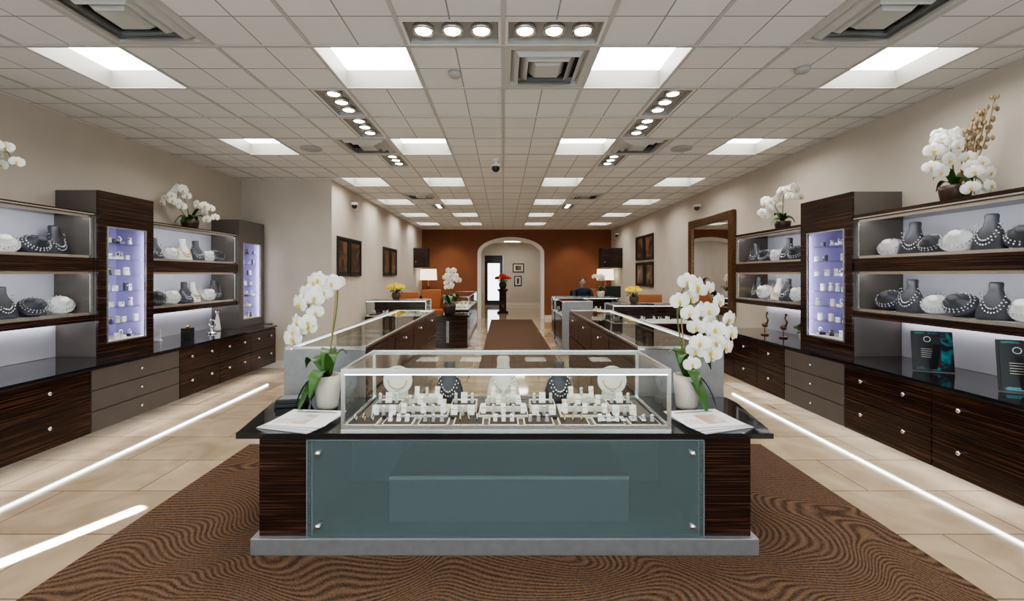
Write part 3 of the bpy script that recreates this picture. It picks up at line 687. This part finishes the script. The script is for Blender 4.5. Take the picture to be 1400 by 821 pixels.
# mid-room flowers
orchid('potted_orchid',(-1.02,8.35,.611),(.20,.12,POTB),[([(.0,0,.45),(.02,-.02,.65),(.0,-.05,.82),(.08,-.05,.78),(.14,-.05,.62)],.45),([(.0,0,.4),(-.02,-.02,.6),(-.02,-.05,.75)],.5)],.12,9,leaves=9,lsz=.28).done()
orchid('potted_orchid',(2.0,9.0,.901),(.12,.08,POTW),[([(.0,0,.25),(-.02,-.02,.40),(-.06,-.05,.46),(-.1,-.05,.36)],.45)],.10,9,leaves=7,lsz=.18).done()
def bouquet(name,x,y,z,m,s=1.0,potm=POTB):
    b=B(name); b.lathe([(.05*s,0),(.075*s,.06*s),(.07*s,.12*s),(.06*s,.12*s),(.001,.11*s)],(x,y,z),potm,16)
    for k in range(8): leaf(b,(x,y,z+.11*s),k*pi/4,.13*s,.03*s,.06*s,.05*s)
    for k in range(26):
        a=R.uniform(0,2*pi); r=.13*s*math.sqrt(R.random()); c=(x+r*math.cos(a),y+r*math.sin(a),z+.19*s+.07*s*(1-r/(.13*s))+R.uniform(0,.02))
        b.tube([(x,y,z+.1*s),c],.003*s,STEM,4); flower(b,c,(R.uniform(-.6,.6),-1,R.uniform(0,.8)),.075*s,m,m)
    b.done()
bouquet('yellow_flower_pot',-1.95,8.0,.901,YFL,1.1); bouquet('yellow_flower_pot',2.05,6.88,.901,YFL,1.0)
b=B('flower_pedestal'); b.lathe([(.2,0),(.2,.05),(.13,.08),(.13,.75),(.19,.8),(.19,.85)],(-.02,15.5,.001),EB,20); b.done()
bouquet('red_flower_arrangement',-.02,15.5,.852,RED,1.9)
# ---------------------------------------------------------------- small props
def magazines(name,cx_,cy_,rz,flip):
    b=B(name); 
    for k in range(7):
        b.M=Matrix.Translation((cx_+flip*k*.006,cy_+k*.004,cz+.001+k*.0032))@Matrix.Rotation(rz+k*.03*flip,4,'Z')
        b.box(-.15,.15,-.12,.12,0,.003,PAPER if k%2 or k==6 else FIXG)
    b.box(-.02*flip-.05,-.02*flip+.06,-.10,.035,.003,.0038,ARTS); b.box(-.11,.11,.075,.09,.003,.0039,GRAYM); b.box(-.13,-.05,-.1,-.03,.003,.0039,MAT_)
    b.done()
magazines('magazine_stack',-1.045,2.245,-.28,1); magazines('magazine_stack',1.065,2.245,.32,-1)
b=B('card_reader'); b.M=Matrix.Translation((-1.22,2.56,cz+.001))@Matrix.Rotation(.15,4,'Z'); b.box(-.09,.07,-.06,.06,0,.022,BLKM,.004); b.box(-.085,.065,-.055,.055,.022,.045,BLKM,.004); b.box(-.07,.05,-.04,.04,.045,.047,GRAYM); b.done()
def easel_card(name,x,y,z,h,w_,rz,m):
    b=B(name); b.M=Matrix.Translation((x,y,z))@Matrix.Rotation(rz,4,'Z')@Matrix.Rotation(-.15,4,'X')
    b.box(-w_/2,w_/2,-.004,.004,.004,h,BLKM); b.box(-w_/2+.02,w_/2,-.006,-.004,.01,h*.97,m); b.box(-w_/2+.01,w_*.2,-.0075,-.006,.03,h*.93,BLKM)
    for q in range(5): b.box(-w_*.28,w_*(.06-.02*q),-.0082,-.0075,h*(.35+q*.05),h*(.35+q*.05)+.003,MAT_)
    b.torus((-w_*.12,-.009,h*.8),.018,.0025,PAPER,'y',14,4)
    b.M=b.M@Matrix.Rotation(.45,4,'X'); b.box(-.02,.02,.0,.004,.02,h*.75,BLKM); b.done()
easel_card('brand_display_card',3.0,3.06,.682,.28,.22,-.45,ARTP)
easel_card('brand_display_card',2.98,2.50,.682,.30,.22,-.5,ARTP)
for (x,y,k) in((-3.62,4.58,0),(-3.42,4.62,1),(-3.45,5.0,2),(-3.55,5.25,3)):
    z=.662; b=B(['ring_card_stand','jewelry_gift_box','watch_stand','perfume_bottle'][k])
    if k==0:
        b.box(x-.05,x+.05,y-.02,y+.02,z,z+.02,LINW,.003); b.box(x-.045,x+.045,y-.004,y+.004,z+.02,z+.13,PAPER)
    elif k==1:
        b.box(x-.05,x+.05,y+.1,y+.17,z,z+.12,BLKM,.004); b.box(x-.052,x+.052,y+.098,y+.172,z+.085,z+.09,GOLD); b.sph((x,y+.135,z+.135),.02,GOLD)
    elif k==2:
        b.lathe([(.05,0),(.05,.01),(.012,.02),(.012,.08)],(x,y+.2,z),CHROME,16); b.torus((x,y+.2,z+.12),.04,.008,CHROME,'y')
    else:
        b.lathe([(.035,0),(.04,.02),(.02,.16),(.012,.2),(.015,.21)],(x,y+.2,z),PAPER,14); b.sph((x,y+.2,z+.23),.022,CHROME)
    b.done()
for (x,y) in((3.0,4.7),(2.95,4.95)):
    b=B('bronze_crane_figurine'); z=.682
    b.lathe([(.04,0),(.04,.012),(.03,.016)],(x,y,z),BRONZE,14); b.tube([(x,y,z+.015),(x,y,z+.08)],.005,BRONZE)
    b.sph((x,y,z+.11),.035,BRONZE,(.7,1.4,.8),12); b.tube(catmull([(x,y-.03,z+.12),(x,y-.06,z+.17),(x,y-.03,z+.21),(x,y-.045,z+.245)],5),.011,BRONZE,8,.007)
    b.sph((x,y-.045,z+.25),.014,BRONZE); b.tube([(x,y-.05,z+.25),(x,y-.1,z+.235)],.006,GOLD,6,.001); b.done()
bouquet('small_potted_plant',3.05,4.45,.682,STEM,.6,POTW)
# chairs
def chair(name,x,y,rz,m=ORANGE):
    b=B(name); b.M=Matrix.Translation((x,y,0))@Matrix.Rotation(rz,4,'Z')
    b.box(-.25,.25,-.24,.24,.42,.50,m,.02); b.box(-.24,.24,.19,.26,.50,.98,m,.02)
    for sx in(-1,1):
        b.box(sx*.25-.02,sx*.25+.02,-.2,.22,.62,.66,EB,.006)
        for sy in(-1,1): b.tube([(sx*.23,sy*.2,.42),(sx*.24,sy*.22,.001)],.018,EB,8,.012)
        b.tube([(sx*.25,-.18,.45),(sx*.25,-.18,.63)],.013,EB,8)
    b.done()
chair('orange_armchair',-2.05,9.3,0); chair('orange_armchair',-1.75,10.9,.3); chair('orange_armchair',2.75,8.2,-.2); chair('orange_armchair',2.2,11.5,-.2)
chair('desk_chair',1.85,10.38,0,BLKM)
b=B('office_desk'); b.box(1.25,2.7,9.55,10.0,.72,.75,EB,.004)
for x in(1.28,2.62): b.box(x,x+.05,9.58,9.97,.001,.72,EB)
b.box(1.33,2.62,9.58,9.6,.3,.72,EB); b.done()
b=B('computer_monitor'); b.box(2.25,2.62,9.78,9.80,.85,1.1,BLKM,.004); b.tube([(2.43,9.81,.76),(2.43,9.81,.9)],.015,BLKM); b.box(2.33,2.53,9.74,9.88,.751,.762,BLKM); b.done()
# ---------------------------------------------------------------- seated man
root=bpy.data.objects.new('seated_man',None); bpy.context.collection.objects.link(root); root.location=(1.85,10.25,0.02); 
def skin(name,verts,edges,m,parent,sub=2):
    me=bpy.data.meshes.new(name); me.from_pydata([v[:3] for v in verts],edges,[]); o=bpy.data.objects.new(name,me); bpy.context.collection.objects.link(o)
    md=o.modifiers.new('s','SKIN'); md.use_smooth_shade=True
    for i,v in enumerate(verts):
        me.skin_vertices[0].data[i].radius=(v[3],v[3] if len(v)<5 else v[4])
    me.skin_vertices[0].data[0].use_root=True
    if sub: sm=o.modifiers.new('u','SUBSURF'); sm.levels=sub; sm.render_levels=sub
    me.materials.append(m); o.parent=parent; return o
V=[(0,0,.58,.14,.12),(0,.0,.72,.13,.1),(0,-.02,.90,.16,.11),(0,-.01,.98,.10,.07),(0,-.02,1.03,.055)]
E=[(0,1),(1,2),(2,3),(3,4)]
for s_ in(-1,1):
    k=len(V); V+=[(s_*.18,-.01,.96,.06),(s_*.22,-.10,.80,.048),(s_*.14,-.30,.79,.036),(s_*.1,-.05,.57,.09),(s_*.13,-.42,.56,.068),(s_*.13,-.42,.12,.045),(s_*.13,-.53,.06,.04)]
    E+=[(3,k),(k,k+1),(k+1,k+2),(0,k+3),(k+3,k+4),(k+4,k+5),(k+5,k+6)]
skin('body_clothes',V,E,SHIRT,root)
for s_ in(-1,1):
    wx,wy,wz=s_*.14,-.31,.79
    V=[(wx,wy,wz,.022),(wx-s_*.01,wy-.05,wz,.026,.016),(wx-s_*.012,wy-.09,wz-.002,.026,.014)]; E=[(0,1),(1,2)]
    for q,(dx_,ln) in enumerate(((-.027,.062),(-.009,.072),(.009,.068),(.027,.052))):
        k=len(V); V+=[(wx-s_*.012+dx_,wy-.10,wz-.002,.008),(wx-s_*.012+dx_*1.15,wy-.10-ln*.5,wz+.002,.008),(wx-s_*.012+dx_*1.2,wy-.10-ln,wz-.012,.006)]
        E+=[(2,k),(k,k+1),(k+1,k+2)]
    k=len(V); V+=[(wx-s_*.04,wy-.06,wz,.009),(wx-s_*.055,wy-.095,wz-.004,.008)]; E+=[(1,k),(k,k+1)]
    skin('hand_%s'%('l' if s_>0 else 'r'),V,E,SKIN,root,1)
b=B('head')
b.sph((0,-.035,1.155),.1,SKIN,(.74,.9,1.08),20); b.tube([(0,-.01,1.01),(0,-.02,1.09)],.048,SKIN,12)
b.sph((0,-.05,1.085),.05,SKIN,(1,1,.8),12)
b.loft([[(0+.012*k,-.118,1.165),(.0-.012*k,-.118,1.165),(0,-.125-.02*k,1.16)] for k in(.3,)]+[[(.014,-.118,1.128),(-.014,-.118,1.128),(0,-.146,1.13)]],SKIN)
for s_ in(-1,1):
    b.sph((s_*.03,-.116,1.165),.011,PAPER,(1,.6,.7),8); b.sph((s_*.03,-.122,1.165),.006,HAIR,seg=8); b.box(s_*.03-.015,s_*.03+.015,-.124,-.112,1.182,1.187,HAIR); b.sph((s_*.076,-.03,1.155),.02,SKIN,(.4,.8,1.3),8)
b.sph((0,-.115,1.102),.018,plain('lips',(.3,.1,.08),.5),(1.2,.5,.35),8)
b.done(parent=root)
b=B('hair'); b.sph((0,-.018,1.185),.1,HAIR,(.8,.93,.88),18); b.done(parent=root)
# ---------------------------------------------------------------- lights
def area(name,loc,rot,sx,sy,e,col=(1,1,1),spread=pi):
    l=bpy.data.lights.new(name,'AREA'); l.shape='RECTANGLE'; l.size=sx; l.size_y=sy; l.energy=e; l.color=col; l.spread=spread
    o=bpy.data.objects.new(name,l); o.location=loc; o.rotation_euler=rot; bpy.context.collection.objects.link(o); return o
area('sun_streak_light',(-2.36,2.08,2.6),(0,0,math.radians(63)),1.07,.05,40,(1,.97,.92),math.radians(1.5))  # added narrow lamp below the ceiling, stands in for a sunbeam across the floor
for x in(-1.6,2.1):
    l=bpy.data.lights.new('wall_washer','SPOT'); l.energy=35; l.spot_size=1.3; l.spot_blend=.8; l.color=(1,.85,.65); l.shadow_soft_size=.05
    o=bpy.data.objects.new('wall_washer',l); o.location=(x,12.6,2.7); o.rotation_euler=(.5,0,0); bpy.context.collection.objects.link(o)
wd=bpy.data.worlds.new('world'); bpy.context.scene.world=wd; wd.use_nodes=True
wd.node_tree.nodes['Background'].inputs[0].default_value=(.85,.93,1,1); wd.node_tree.nodes['Background'].inputs[1].default_value=4.5
bpy.context.scene.view_settings.look='AgX - Medium High Contrast'
# ---------------------------------------------------------------- camera
cam=bpy.data.cameras.new('camera'); co=bpy.data.objects.new('camera',cam); bpy.context.collection.objects.link(co)
co.location=(0,0,1.36); co.rotation_euler=(pi/2,0,0); cam.sensor_width=36; cam.lens=36*600/1400; cam.shift_x=12/1400; cam.shift_y=-35.5/1400; cam.clip_start=.05
bpy.context.scene.camera=co
